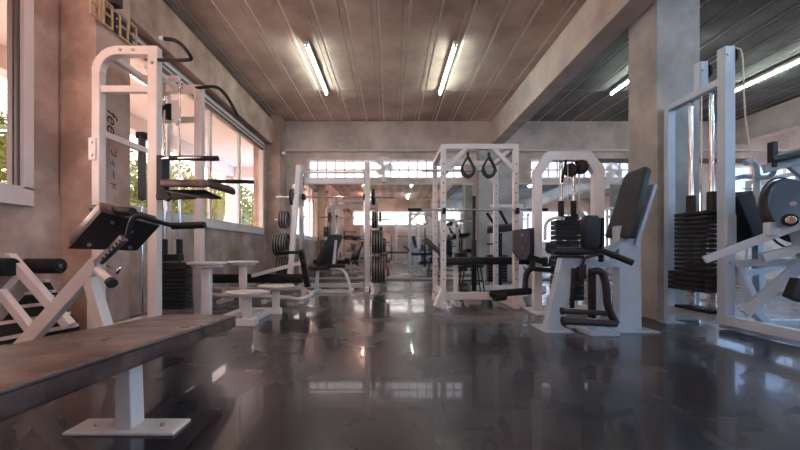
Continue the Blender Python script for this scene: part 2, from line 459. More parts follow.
places = [(-6.3, 8.9, 3.0, 'leaf', 'green leafy shrub outside the long window, nearest the lettered pier'),
          (-6.3, 11.4, 3.1, 'leaf2', 'yellow-green shrub outside the long window between the white mullions'),
          (-6.2, 13.9, 3.1, 'leaf', 'green shrub outside the long window near the middle panes'),
          (-6.1, 16.6, 3.1, 'leaf2', 'yellow-leaved shrub at the far end of the long window'),
          (-6.4, 5.7, 2.9, 'leaf', 'leafy shrub just seen in the near left window'),
          (-9.6, 12.4, 4.6, 'leaf', 'taller pale tree standing behind the outdoor shrubs')]
for k, (x_, y_, h_, m_, lb) in enumerate(places):
    shrub('garden_shrub' if h_ < 3.5 else 'garden_tree', x_, y_, h_, 1.3, m_, 3000, lb, 'shrubs outside the left windows', 11+k)

# ================================================================== FURNITURE HELPERS
def bolts(pts, parent, ax=(0,-1,0), r=.010):
    m = MB(); ax = Vector(ax)
    for p in pts: m.cyl(Vector(p), Vector(p)+ax*.012, r, 8)
    m.build('bolt', 'bolt', parent, 0)
def pad(name, quad, t, m, parent, bev=.02):
    return MB().slab(quad, t).build(name, m, parent, bev, 4)

# ------------------------------------------------------------------ foreground bench
fb = thing('flat_bench', (-1.03, 1.35, 0), 'long brown padded bench on white posts running from the lower left corner', 'bench')
def bz(y): return .415-.081*(y-.74)
def bx(y): return -.78-.109*(y-.5)
ya, yb = .30, 2.26
topq = [V(bx(ya)-.46, ya, bz(ya)-.075), V(bx(ya), ya, bz(ya)-.075), V(bx(yb), yb, bz(yb)-.075), V(bx(yb)-.46, yb+.05, bz(yb)-.075)]
pd = pad('bench_pad', topq, (0, 0, .075), 'brown', fb, .014)
pi_ = MB(); rr = .0045
loop = [k+V(0, 0, .064) for k in topq]
cen = sum(loop, V(0,0,0))/4
loop = [k+(k-cen).normalized()*.001 for k in loop]
for a, b_ in zip(loop, loop[1:]+loop[:1]): pi_.tube([a, b_], rr, 8)
pi_.build('piping', 'bside', pd, 0)
low = [k + V(.07 if k.x < cen.x+.11*(cen.y-k.y) else -.07, .03 if k.y < cen.y else -.03, 0) for k in topq]
MB().slab([V(k.x, k.y, bz(k.y)-.094) for k in low], (0, 0, .018)).build('frame_plate', 'warm_lit', fb, .003)
def bench_post(y):
    xx = bx(y)-.145
    MB().prism([V(xx-.04, y-.03, .011), V(xx+.03, y-.03, .011), V(xx+.022, y-.03, bz(y)-.10), V(xx-.032, y-.03, bz(y)-.10)], (0, .075, 0)).build('leg', 'warm_lit', fb, .006)
    MB().box((xx-.215, y-.055, 0), (xx+.205, y+.065, .011)).build('foot_plate', 'warm_lit', fb, .003)
    bolts([(xx-.13, y, .011), (xx+.13, y, .011)], fb, (0,0,1), .008)
bench_post(1.41); bench_post(.62)

# ------------------------------------------------------------------ preacher curl bench
pb = thing('preacher_bench', (-1.75, 2.05, 0), 'preacher curl bench with tilted brown pad behind the foreground bench', 'bench')
nrm = V(-.50, .52, .69).normalized(); pp0 = at(68, 249, 1.92)
def onp(px, py):
    d = at(px, py, 1)-V(0, 0, CAMZ); return V(0, 0, CAMZ)+d*((pp0-V(0, 0, CAMZ)).dot(nrm)/d.dot(nrm))
q = [onp(68, 249), onp(137, 251), onp(160, 226), onp(101, 212)]
MB().slab(q, nrm*.014).build('backing_board', 'board', pb, .003)
pad('arm_pad', [k+nrm*.0145 for k in q], nrm*.085, 'brown', pb, .018)
bolts([onp(89, 244), onp(112, 222), onp(130, 247), onp(131, 231), onp(124, 237)], pb, -nrm, .010)
MB().beam(at(2, 369, 2.06), at(99, 262, 2.03), .055, .075).build('strut', 'warm_lit', pb, .005)
MB().beam(at(88, 271, 2.04), at(120, 377, 2.00), .06, .06).build('leg', 'warm_lit', pb, .005)
MB().beam(at(97, 264, 2.02), at(124, 238, 1.93), .035, .035).build('height_tube', 'steel', pb, .002)
hb = MB()
for k in range(6): hb.cyl(at(103+3.4*k, 258-3.5*k, 1.985-.012*k), at(103+3.4*k, 258-3.5*k, 1.97-.012*k), .007, 8)
hb.build('pin_hole', 'iron', pb, 0)
MB().tube([at(98, 270, 2.0), at(111, 282, 1.93)], .022, 12).build('peg', 'warm_lit', pb, 0)
MB().cyl(at(110, 281, 1.935), at(113, 284, 1.92), .027, 14).build('peg_cap', 'rubber', pb, 0)
MB().tube([at(107, 266, 1.98), at(117, 273, 1.94), at(121, 266, 1.94)], .008, 8).build('pull_pin', 'steel', pb, 0)
MB().cyl(at(94, 209, 2.04), at(133, 212, 1.90), .024, 20).build('arm_roller', 'foam', pb, 0)
MB().tube(chaikin([at(127, 238, 1.80), at(133, 214, 1.80), at(150, 219, 1.85), at(172, 226, 2.0), at(204, 225, 2.0)]), .012, 10).build('curl_bar', 'iron', pb, 0)
MB().cyl(at(172, 226, 2.0), at(205, 225, 2.0), .019, 14).build('grip', 'foam', pb, 0)
MB().box((-2.27, 1.99, 0), (-1.48, 2.07, .05)).build('base_rail', 'warm_lit', pb, .004)

# ------------------------------------------------------------------ slatted extension bench at the far left
eb = thing('extension_bench', (-2.3, 2.5, 0), 'white crossed-frame bench with black rollers and slatted footplate by the left wall', 'bench')
Z = 2.5
f = MB()
f.beam(at(9, 256, Z), at(70, 326, Z), .06, .06).beam(at(-30, 298, Z), at(12, 256, Z), .06, .06)
f.beam(at(0, 291, Z-.12), at(35, 334, Z-.12), .05, .05).beam(at(-40, 345, Z), at(20, 276, Z), .045, .05)
f.build('crossed_frame', 'warm_lit', eb, .005)
MB().cyl(at(-26, 267, Z-.05), at(13, 267, Z-.05), .062, 22).build('roller', 'foam', eb, 0)
MB().cyl(at(26, 266, Z+.1), at(61, 266, Z+.1), .055, 22).build('roller', 'foam', eb, 0)
MB().cyl(at(-28, 267, Z), at(62, 266, Z+.1), .014, 12).build('roller_axle', 'steel', eb, 0)
p0, p1, p2, p3 = at(-60, 352, 2.35), at(80, 326, 2.60), at(50, 282, 2.80), at(-60, 288, 2.80)
fp = MB().slab([p0, p1, p2, p3], (0, 0, -.03)).build('footplate', 'rubber', eb, .004)
sl = MB()
for k in range(5):
    t = k/4
    sl.beam(p0.lerp(p3, t)+V(0, -.02, .012), p1.lerp(p2, t)+V(0, -.02, .012), .036, .024)
sl.build('slat', 'warm_lit', fp, .003)
MB().box((-2.66, 2.42, 0), (-2.06, 2.48, .05)).box((-2.66, 2.72, 0), (-2.16, 2.78, .05)).box((-2.6, 2.72, .05), (-2.55, 2.78, .36)).box((-2.30, 2.72, .05), (-2.25, 2.78, .34)).box((-2.5, 2.42, .0), (-2.44, 2.78, .05)).build('base_frame', 'warm_lit', eb, .004)

# ------------------------------------------------------------------ tall multi gym tower on the left
gt = thing('multi_gym', (-2.18, 3.3, 0), 'tall white multi gym tower with dip pads in front of the long window', 'weight machine')
def gym_frame(Y, m):
    xl, xr, zt = -2.37, -1.915, 2.305
    f = MB().beam((xl, Y, 0), (xl, Y, zt-.15), .065, .07)
    arc = [V(xl+.17-.17*math.cos(a), Y, zt-.17+.17*math.sin(a)) for a in [k*PI/2/6 for k in range(7)]]
    for a, b_ in zip(arc[:-1], arc[1:]):
        f.beam(a-(b_-a)*.06, b_+(b_-a)*.06, .07, .07, (0,1,0))
    f.beam((xl+.16, Y, zt), (xr+.04, Y, zt), .07, .07)
    f.beam((xr, Y, 0), (xr, Y, zt+.035), .075, .07)
    f.beam((xl, Y, 2.00), (xr, Y, 2.00), .045, .055)
    f.build('upright_frame', m, gt, .006)
    bolts([(xr, Y-.035, 2.20), (xl+.2, Y-.035, zt+.0), (xl+.3, Y-.035, zt)], gt, r=.012)
gym_frame(2.92, 'warm_lit'); gym_frame(3.60, 'warm_lit')
MB().box((-2.42, 2.875, 1.42), (-2.36, 2.886, 1.60)).build('joint_plate', 'warm_lit', gt, .003)
bolts([(-2.39, 2.875, 1.56), (-2.39, 2.875, 1.46)], gt)
f = MB()
f.beam((-2.37, 2.95, .04), (-2.37, 3.58, .04), .06, .06).beam((-1.915, 2.95, .04), (-1.915, 3.58, .04), .06, .06)
f.beam((-2.0, 2.95, 2.22), (-2.12, 3.58, 2.30), .05, .05)
f.beam((-2.3, 3.58, 2.29), (-2.3, 2.95, 2.29), .05, .05)
f.build('tie_rail', 'warm_lit', gt, .005)
MB().beam(at(103, 134, 2.95), at(146, 151, 3.30), .05, .05).build('swing_arm', 'warm_lit', gt, .004)
MB().cyl(at(142, 137, 3.3), at(142, 200, 3.3), .032, 16).build('damper', 'taupe', gt, 0)
MB().cyl(at(142, 200, 3.3), at(142, 313, 3.3), .012, 10).build('damper_rod', 'steel', gt, 0)
MB().cbox(at(142, 138, 3.3)+V(0,0,.02), (.08, .06, .06)).build('damper_cap', 'iron', gt, .004)
sx0, sy0 = -2.02, 3.32
for k in range(12):
    MB().box((sx0-.16, sy0-.06, .16+.036*k), (sx0+.16, sy0+.06, .16+.036*k+.032)).build('weight_plate', 'plate', gt, .004)
MB().box((sx0-.085, sy0-.045, .595), (sx0+.085, sy0+.045, .66)).box((sx0-.085, sy0-.03, .66), (sx0-.055, sy0+.03, .80)).box((sx0+.055, sy0-.03, .66), (sx0+.085, sy0+.03, .80)).build('stack_carriage', 'iron', gt, .004)
for dx in (-.07, .07): MB().cyl((sx0+dx, sy0, .03), (sx0+dx, sy0, 2.26), .011, 10).build('guide_rod', 'steel', gt, 0)
MB().beam((-2.3, sy0, 2.28), (-1.95, sy0, 2.28), .05, .04).beam((-2.34, sy0, .04), (-1.94, sy0, .04), .06, .05).build('rod_bracket', 'warm_lit', gt, .003)
MB().tube([(sx0, sy0, .66), (sx0, sy0, 2.1)], .004, 6).build('cable', 'cable', gt, 0)
MB().cyl(at(167, 112, 3.45), at(171, 112, 3.35), .075, 24).build('pulley', 'iron', gt, 0)
MB().prism([at(171, 100, 3.3), at(178, 100, 3.3), at(180, 115, 3.3), at(176, 126, 3.3), at(172, 118, 3.3)], (0, .02, 0)).build('pulley_bracket', 'warm_lit', gt, .003)
# dip pads on the near right upright
MB().cbox(at(163, 178, 2.84), (.05, .09, .34)).build('pad_bracket', 'iron', gt, .004)
MB().beam(at(162, 187, 2.78), at(170, 200, 2.78), .04, .05).beam(at(158, 197, 2.80), at(195, 196, 2.78), .05, .045).build('pad_support', 'iron', gt, .004)
pad('elbow_pad', [at(160, 187, 2.62), at(208, 188, 2.62), at(207, 186, 2.90), at(161, 186, 2.90)], (0, 0, .055), 'brown', gt, .018)
pad('elbow_pad', [at(207, 187, 2.50), at(236, 196, 2.50), at(232, 193, 2.72), at(206, 186, 2.72)], (0, 0, .05), 'blue', gt, .018)
pad('back_pad', [at(166, 192, 2.70), at(205, 192, 2.70), at(222, 200, 2.62), at(200, 199, 2.62)], (0, 0, .02), 'black', gt, .008)
MB().tube(chaikin([at(158, 162, 2.84), at(163, 158, 2.8), at(180, 158, 2.75), at(217, 158, 2.75)]), .014, 10).build('dip_handle', 'steel', gt, 0)
MB().cyl(at(170, 158, 2.77), at(218, 158.5, 2.75), .020, 14).build('grip', 'foam', gt, 0)
MB().tube([at(207, 181, 2.7), at(254, 182, 2.8)], .016, 12).build('dip_handle', 'foam', gt, 0)
MB().tube(chaikin([at(158, 60, 2.9), at(188, 60.5, 2.8), at(193, 58, 2.75), at(178, 40, 2.72), at(161, 38.5, 2.72)], 2), .014, 12).build('chin_handle', 'iron', gt, 0)
MB().cyl(at(160, 38.5, 2.72), at(164, 38.6, 2.72), .018, 12).build('handle_cap', 'warm_lit', gt, 0)
MB().tube(chaikin([at(196, 88, 3.58), at(214, 86, 3.5), at(222, 90, 3.46), at(230, 101, 3.42), at(237, 115, 3.4)], 2), .016, 12).build('chin_handle', 'iron', gt, 0)

# ------------------------------------------------------------------ white pedestal stand with disc tops
ps = thing('pedestal_stand', (-1.6, 3.7, 0), 'low white frame carrying four disc-topped posts in front of the wall', 'exercise stand')
def pedestal(px, ptop, Y, rx, ry, w=.072):
    p = at(px, ptop, Y)
    MB().box((p.x-w/2, Y-.03, .06), (p.x+w/2, Y+.03, p.z-.03)).build('post', 'warm_lit', ps, .006)
    m = MB(); n = 28
    for z_, s_ in ((0, 1),):
        out = [V(p.x+rx*math.cos(2*PI*k/n), Y+ry*math.sin(2*PI*k/n), p.z-.022) for k in range(n)]
        m.prism(out, (0, 0, .022))
        out2 = [V(p.x+rx*.8*math.cos(2*PI*k/n), Y+ry*.8*math.sin(2*PI*k/n), p.z-.045) for k in range(n)]
        m.prism(out2, (0, 0, .022))
    m.build('disc_top', 'warm_lit', ps, .006)
    return p
a = pedestal(207, 262, 3.25, .175, .12); b_ = pedestal(243, 261, 3.95, .165, .13)
c = pedestal(247, 291, 3.36, .195, .15); d = pedestal(276, 285, 3.95, .20, .14)
f = MB()
f.box((a.x-.05, 3.22, 0), (b_.x+.05, 3.28, .065)).box((b_.x-.04, 3.2, .0), (b_.x+.04, 3.99, .062)).box((b_.x, 3.92, 0), (d.x+.06, 3.98, .065)).box((c.x-.12, 3.30, 0), (c.x+.09, 3.42, .062))
f.box((c.x-.03, 3.42, 0), (c.x+.03, 3.9, .06))
f.build('base_frame', 'warm_lit', ps, .005)

# ------------------------------------------------------------------ low black bench with upright handle
lb = thing('low_bench', (-1.6, 4.8, 0), 'low black bench with a black T handle beside the pedestal stand', 'bench')
Y = 4.85
pad('bench_pad', [at(206, 283, Y-.12), at(303, 283, Y-.12), at(303, 283, Y+.12), at(206, 283, Y+.12)], (0, 0, .12), 'black', lb, .015)
MB().beam(at(308, 287, Y), at(301, 250, Y), .07, .09).build('handle_post', 'iron', lb, .006)
MB().cyl(at(279, 252.5, Y-.15), at(303, 252.5, Y-.05), .020, 14).build('handle', 'foam', lb, 0)
MB().cyl(at(300, 262, Y-.12), at(304, 262, Y-.12), .028, 12).build('adjust_knob', 'iron', lb, 0)
MB().beam(at(252, 276, Y-.2), at(300, 263, Y-.2), .05, .045).build('incline_rail', 'warm_lit', lb, .004)
MB().tube(chaikin([at(205, 295, Y), at(285, 297, Y-.15), at(300, 300, Y-.2), at(315, 294, Y), at(300, 289, Y+.2), at(210, 289, Y+.2)], 2), .028, 12).build('base_loop', 'warm_lit', lb, 0)
for px in (225, 268, 304): MB().box((at(px, 0, Y).x-.03, Y-.03, .05), (at(px, 0, Y).x+.03, Y+.03, .27)).build('leg', 'warm_lit', lb, .004)
for px in (225, 268, 304): MB().box((at(px, 0, Y).x-.03, Y-.18, .0), (at(px, 0, Y).x+.03, Y+.22, .05)).build('cross_foot', 'warm_lit', lb, .004)

# ------------------------------------------------------------------ smith machine
sm = thing('smith_machine', (-1.0, 6.3, 0), 'white smith machine with loaded barbell in front of the left mirror', 'weight machine')
def smith_side(x, sgn):
    f = MB()
    f.beam((x, 6.5, 0), (x, 6.5, 2.18), .07, .07)
    f.beam((x-.10*sgn, 6.08, .03), (x-.02*sgn, 6.42, 2.2), .09, .07)
    f.beam((x, 5.95, .035), (x, 6.75, .035), .07, .07)
    f.beam((x-.02*sgn, 6.38, 2.18), (x, 6.53, 2.18), .08, .07)
    f.build('side_frame', 'white', sm, .006)
    MB().cyl((x+.06*sgn, 6.42, .04), (x+.06*sgn, 6.42, 2.14), .015, 10).build('guide_rod', 'steel', sm, 0)
    h = MB()
    for k in range(9): h.cyl((x+.03*sgn, 6.47, .5+.16*k), (x+.10*sgn, 6.45, .5+.16*k), .010, 8)
    h.build('catch_peg', 'bolt', sm, 0)
smith_side(-1.62, 1)
f = MB().beam((-.41, 6.25, 0), (-.41, 6.25, 2.22), .085, .08).beam((-.41, 6.0, .035), (-.41, 6.75, .035), .07, .07).beam((-.41, 6.25, 2.15), (-.41, 6.52, 2.15), .07, .06)
f.build('side_frame', 'white', sm, .006)
MB().cyl((-.47, 6.42, .04), (-.47, 6.42, 2.14), .015, 10).build('guide_rod', 'steel', sm, 0)
MB().box((-.46, 6.19, 0), (-.36, 6.31, .06)).build('foot_cap', 'iron', sm, .004)
MB().beam((-1.62, 6.5, 1.94), (-.41, 6.5, 1.94), .07, .10).beam((-1.62, 6.5, 2.10), (-.41, 6.5, 2.10), .04, .04).beam((-1.62, 6.5, .06), (-.41, 6.5, .06), .06, .07).build('cross_rail', 'white', sm, .005)
bar = MB().cyl((-2.05, 6.42, 1.645), (.07, 6.42, 1.645), .015, 12).build('sliding_bar', 'steel', sm, 0)
for x_ in (-1.56, -.47): MB().cbox((x_, 6.42, 1.645), (.05, .07, .10)).build('bar_carriage', 'iron', sm, .004)
pg = [(-1.70, z_, -1) for z_ in (1.23, .80, .43)] + [(-.36, z_, 1) for z_ in (1.23, .84, .36)]
for (x_, z_, s_) in pg:
    MB().cyl((x_-.07*s_, 6.3, z_), (x_+.34*s_, 6.3, z_), .012, 10).build('storage_peg', 'steel', sm, 0)

def make_plate(name, R, th, label, grp, m='plate', rim=True):
    t = thing(name, (0, 0, 0), label, 'weight plate', grp)
    n = 36
    d = MB()
    prof = [(0, .025), (0, R-.006), (.004, R), (th-.004, R), (th, R-.006), (th, R*.86), (th*.7, R*.82), (th*.7, R*.36), (th, R*.32), (th, .025)]
    rings = []
    for (xx, rr_) in prof:
        rings.append([d.bm.verts.new((xx-th/2, rr_*math.cos(2*PI*k/n), rr_*math.sin(2*PI*k/n))) for k in range(n)])
    for A, B in zip(rings, rings[1:]+rings[:1]):
        for k in range(n): d.bm.faces.new((A[k], A[(k+1) % n], B[(k+1) % n], B[k])).smooth = True
    d.build('disc', m, t, 0)
    MB().ring((0, 0, 0), (1, 0, 0), .028, .005, 20, 6).build('hub', 'bolt', t, 0)
    if rim: MB().ring((-th/2, 0, 0), (1, 0, 0), R-.005, .005, 40, 6).ring((th/2, 0, 0), (1, 0, 0), R-.005, .005, 40, 6).build('rim', 'rim', t, 0)
    return t
used = {}
def put_plate(R, th, x, y, z, label, grp, m='plate'):
    key = (R, th, m)
    if key not in used:
        used[key] = t = make_plate('weight_plate', R, th, label, grp, m)
    else:
        t = copy_tree(used[key]); t['label'] = label; t['group'] = grp
    t.location = (x, y, z)
rows = [('left', -1, -1.80, [(1.23-.0, .155, 3, 'upper'), (.80, .195, 5, 'middle'), (.43, .160, 4, 'lower')]),
        ('right', 1, -.33, [(1.23, .15, 2, 'upper'), (.84, .205, 4, 'middle'), (.36, .235, 5, 'lower')])]
for (side, sg, x0, lst) in rows:
    for (z_, R, n, nm) in lst:
        th = .034
        for k in range(n):
            xx = x0+sg*(.022+.046*k)
            ordn = ['innermost', 'second', 'third', 'fourth', 'fifth'][k]
            put_plate(R, th, xx, 6.3, z_+.0-.0, '%s black disc on the %s storage peg of the smith machine, %s side' % (ordn, nm, side), 'plates stored on the smith machine')
put_plate(.145, .055, -1.76, 6.42, 1.645, 'black disc loaded on the left end of the smith machine bar', 'plates loaded on the smith machine bar')
put_plate(.145, .055, -.31, 6.42, 1.645, 'black disc loaded on the right end of the smith machine bar', 'plates loaded on the smith machine bar')
put_plate(.12, .045, -.05, 6.3, .36, 'small red-brown disc outermost on the lower right smith machine peg', 'plates stored on the smith machine', 'red')

# ------------------------------------------------------------------ incline bench in the smith machine
ib = thing('incline_bench', (-1.0, 5.95, 0), 'incline bench with raised charcoal backrest inside the smith machine', 'bench')
Y = 5.9
bq = [at(314, 264, Y-.13), at(329, 234, Y-.13), at(341, 234, Y+.13), at(330, 264, Y+.13)]
pad('backrest', bq, (.035, 0, -.05), 'board', ib, .015)
pad('seat', [at(308, 270, Y-.15), at(330, 270, Y-.15), at(330, 268, Y+.15), at(308, 268, Y+.15)], (0, 0, .06), 'board', ib, .015)
MB().tube(chaikin([at(318, 271, Y), at(335, 268, Y), at(346, 271, Y), at(351, 292, Y)], 2), .025, 12).build('rear_leg', 'white', ib, 0)
MB().beam(at(318, 271, Y), at(316, 291, Y), .05, .05).build('leg', 'white', ib, .004)
MB().beam(at(333, 270, Y), at(336, 240, Y), .04, .04).build('back_strut', 'white', ib, .004)
MB().cyl(at(327, 266, Y-.2), at(345, 266, Y-.1), .03, 14).build('roller', 'foam', ib, 0)
MB().box((at(316, 0, Y).x-.03, Y-.28, 0), (at(316, 0, Y).x+.03, Y+.28, .05)).box((at(351, 0, Y).x-.03, Y-.22, 0), (at(351, 0, Y).x+.03, Y+.22, .05)).box((at(316, 0, Y).x, Y-.03, .0), (at(351, 0, Y).x, Y+.03, .05)).build('base_frame', 'white', ib, .004)

# ------------------------------------------------------------------ power cage
def make_cage(label):
    pc = thing('power_cage', (1.06, 4.74, 0), label, 'power rack', 'white power cages')
    X0, X1, Y0, Y1, ZT = .63, 1.50, 4.34, 5.16, 1.94
    for (x_, y_, nm) in ((X0, Y0, 0), (X1, Y0, 0), (X0, Y1, 0), (X1, Y1, 0)):
        u = MB().beam((x_, y_, 0.0), (x_, y_, ZT), .062, .062).build('upright', 'white', pc, .004)
        h = MB()
        for k in range(13): h.cyl((x_, y_-.032, .35+.115*k), (x_, y_-.029, .35+.115*k), .009, 10)
        h.build('pin_hole', 'iron', u, 0)
    f = MB()
    for y_ in (Y0, Y1): f.beam((X0-.03, y_, ZT), (X1+.03, y_, ZT), .062, .062)
    for x_ in (X0, X1): f.beam((x_, Y0, ZT), (x_, Y1, ZT), .062, .06)
    f.build('top_frame', 'white', pc, .004)
    f = MB()
    for y_ in (Y0, Y1):
        f.beam((X0, y_, ZT-.29), (X0+.27, y_, ZT-.02), .045, .05).beam((X1, y_, ZT-.29), (X1-.27, y_, ZT-.02), .045, .05)
    f.build('gusset', 'white', pc, .004)
    f = MB()
    for x_, s_ in ((X0, -1), (X1, 1)):
        f.beam((x_, Y0-.08, .035), (x_, Y1+.08, .035), .07, .07).beam((x_, Y0, .17), (x_, Y1, .17), .06, .07)
        f.beam((x_+.09*s_, Y0-.02, .02), (x_, Y0-.0, .22), .07, .06)
    f.beam((X0, Y0+.06, .14), (X1+.1, Y0+.06, .14), .06, .09)
    f.build('base_frame', 'white', pc, .005)
    MB().cyl((X0-.2, Y1-.1, ZT-.13), (X1, Y1-.1, ZT-.13), .012, 10).build('chin_bar', 'steel', pc, 0)
    for x_ in (X0, X1): MB().box((x_-.02, Y0-.09, 1.13), (x_+.02, Y0-.03, 1.165)).box((x_-.02, Y0-.09, 1.165), (x_+.02, Y0-.075, 1.20)).build('bar_hook', 'iron', pc, .003)
    return pc
pc = make_cage('white drilled-post power cage with two straps hanging from its top')
bb = thing('barbell', (1.0, 4.28, 1.18), 'thin steel barbell resting across the front hooks of the cage', 'barbell')
MB().cyl((.20, 4.28, 1.18), (1.86, 4.28, 1.18), .012, 12).build('shaft', 'steel', bb, 0)
MB().cyl((.20, 4.28, 1.18), (.36, 4.28, 1.18), .018, 12).build('sleeve', 'iron', bb, 0)
MB().cyl((1.70, 4.28, 1.18), (1.86, 4.28, 1.18), .018, 12).build('sleeve', 'iron', bb, 0)
def strap(px, label):
    p = at(px, 170, 4.34)
    t = thing('hanging_strap', (p.x, 4.34, 1.63), label, 'strap', 'straps hanging from the cage')
    pts = []
    for k in range(25):
        a = 2*PI*k/24; r_ = .082
        # teardrop: narrow at the top, round below
        yy = -math.cos(a); ww = math.sin(a)*(1-.55*max(0, yy+.2))
        pts.append(V(p.x+ww*r_, 4.34+.02*math.sin(a), 1.70+yy*.115))
    s_ = MB()
    for a, b2 in zip(pts[:-1], pts[1:]): s_.beam(a, b2, .055, .020+.022*max(0, (1.72-(a.z+b2.z)/2)/.13), (b2-a).cross(V(0,1,0)))
    s_.build('loop', 'teal', t, .003)
    MB().box((p.x-.014, 4.325, 1.80), (p.x+.014, 4.355, 1.875)).build('webbing', 'teal', t, .002)
    MB().ring((p.x, 4.34, 1.895), (0, 1, 0), .018, .004, 16, 6).build('carabiner', 'steel', t, 0)
    MB().box((p.x-.01, 4.335, 1.900), (p.x+.01, 4.345, 1.909)).build('hanger', 'white', t, .001)
strap(468, 'black loop strap, the left of the two hanging from the cage top')
strap(489, 'black loop strap, the right of the two hanging from the cage top')

# ------------------------------------------------------------------ long black lying bench in the cage (leg curl)
lc = thing('leg_curl_bench', (1.2, 4.6, 0), 'long black bench with grey inclined roller standing in the cage', 'bench')
Y = 4.62
pad('bench_pad', [at(443, 265, Y-.13), at(548, 264.5, Y-.13), at(548, 263, Y+.13), at(450, 264, Y+.13)], (0, 0, .09), 'black', lc, .016)
MB().cyl(at(424, 239, Y), at(447, 258, Y), .035, 16).build('incline_roller', 'taupe', lc, 0)
MB().cyl(at(474, 196, Y+.25), at(474, 291, Y+.25), .022, 14).build('center_post', 'iron', lc, 0)
MB().cyl(at(474, 240, Y+.25), at(474, 291, Y+.25), .035, 14).build('post_sleeve', 'iron', lc, 0)
for px in (456, 530):
    xx = at(px, 0, Y).x
    MB().box((xx-.025, Y-.03, .06), (xx+.025, Y+.03, .53)).build('leg', 'white', lc, .004)
    MB().box((xx-.03, Y-.2, 0), (xx+.03, Y+.2, .06)).build('foot', 'white', lc, .004)
MB().box((at(456, 0, Y).x, Y-.025, .06), (at(530, 0, Y).x, Y+.025, .11)).box((at(474, 0, Y).x-.06, Y, .0), (at(474, 0, Y).x+.1, Y+.33, .06)).build('base_rail', 'white', lc, .004)

# black stool seen under the bench
st = thing('black_stool', at(471, 0, 5.9)*1, 'black splay-legged stool behind the long bench', 'stool')
st.location = (at(471, 0, 5.9).x, 5.9, 0); cx = st.location.x
MB().box((cx-.17, 5.75, .42), (cx+.17, 6.05, .46)).build('seat', 'black', st, .008)
for sx_ in (-1, 1):
    for sy_ in (-1, 1):
        MB().cyl((cx+.13*sx_, 5.9+.11*sy_, .42), (cx+.19*sx_, 5.9+.14*sy_, 0), .012, 8).build('leg', 'iron', st, 0)
MB().box((cx-.15, 5.78, .20), (cx+.15, 5.80, .22)).build('rung', 'iron', st, 0)

# ------------------------------------------------------------------ seated arm machine in front of pilaster
am = thing('arm_curl_machine', (1.95, 6.6, 0), 'white seated arm machine with twin black grips in front of the pilaster', 'weight machine')
Y = 6.3
f = MB()
f.beam(at(492, 215, Y+.35), at(492, 288, Y+.35), .06, .06).beam(at(521, 205, Y+.35), at(521, 288, Y+.35), .06, .06).beam(at(490, 206, Y+.35), at(523, 206, Y+.35), .05, .06)
f.beam((1.40, Y, .04), (2.7, Y, .04), .09, .08).beam((1.55, Y, .04), (1.75, Y+.55, .04), .07, .08).box((2.0, Y-.1, .0), (2.4, Y+.45, .06))
f.build('frame', 'white', am, .005)
for k in range(9): MB().box((1.78, Y+.28, .12+.055*k), (2.13, Y+.42, .12+.055*k+.048)).build('weight_plate', 'plate', am, .004)
pad('arm_pad', [at(487, 234, Y-.05), at(514, 231, Y-.05), at(514, 228, Y+.25), at(488, 231, Y+.25)], (0, 0, .10), 'blue', am, .02)
MB().beam(at(500, 233, Y+.1), at(500, 287, Y+.1), .06, .06).build('pad_post', 'iron', am, .004)
for (a1, b1, a2, b2) in ((487, 213, 494, 224), (499, 209, 507, 224)): MB().cyl(at(a1, b1, Y), at(a2, b2, Y), .026, 14).build('grip', 'foam', am, 0)
MB().tube([at(487, 244, Y), at(500, 244, Y)], .014, 8).build('lever', 'iron', am, 0)
pad('seat', [at(512, 255, Y-.1), at(528, 255, Y-.1), at(528, 253, Y+.15), at(512, 253, Y+.15)], (0, 0, .09), 'black', am, .02)
MB().beam(at(520, 255, Y), at(520, 288, Y), .05, .05).build('seat_post', 'white', am, .004)

# ------------------------------------------------------------------ white arch stack machine (leg extension)
le = thing('leg_extension_machine', (1.9, 4.05, 0), 'white arched weight-stack machine with taupe pad plate right of the cage', 'weight machine')
Y = 4.05; s = FPX/Y
def X(px): return (px-391)*Y/FPX
def Zz(py): return CAMZ+(250-py)*Y/FPX
out = [(533, 312), (533, 172), (546, 152), (590, 152), (603, 169), (603, 312), (592, 312), (592, 174), (585, 161), (551, 161), (541, 175), (541, 312)]
MB().prism([V(X(a), Y-.04, Zz(b)) for a, b in out], (0, .08, 0)).build('arch_frame', 'white', le, .008)
MB().box((X(530), Y-.2, 0), (X(546), Y+.25, .02)).box((X(590), Y-.2, 0), (X(605), Y+.25, .02)).box((X(543), Y-.03, .02), (X(592), Y+.03, .08)).build('base_frame', 'white', le, .004)
for k in range(16): MB().box((X(553), Y-.07, .14+.056*k), (X(581), Y+.07, .14+.056*k+.051)).build('weight_plate', 'plate', le, .006)
MB().box((X(560), Y-.04, 1.03), (X(576), Y+.04, 1.08)).build('stack_carriage', 'iron', le, .004)
for px in (561, 573.5):
    MB().cyl((X(px), Y, .03), (X(px), Y, Zz(158)), .020, 12).build('guide_rod', 'steel', le, 0)
    MB().cyl((X(px), Y, Zz(218)), (X(px), Y, Zz(201)), .032, 12).build('rod_sleeve', 'iron', le, 0)
MB().tube([(X(567), Y-.02, 1.08), (X(567), Y-.02, Zz(165))], .006, 6).tube([(X(579), Y, Zz(232)), (X(579), Y, Zz(165))], .010, 6).build('cable', 'cable', le, 0)
MB().cyl((X(569)-.0, Y-.02, Zz(170)), (X(573), Y+.03, Zz(170)), .075, 22).cyl((X(578), Y-.02, Zz(167)), (X(583), Y+.03, Zz(167)), .08, 22).build('pulley', 'iron', le, 0)
MB().tube([at(566, 160, Y-.06), at(562, 182, Y-.06)], .014, 8).build('pulley_strap', 'iron', le, 0)
MB().tube(chaikin([at(545, 240, Y-.1), at(545, 222, Y-.1), at(556, 217, Y-.1), at(564, 219, Y-.1)]), .018, 10).build('hand_rail', 'white', le, 0)
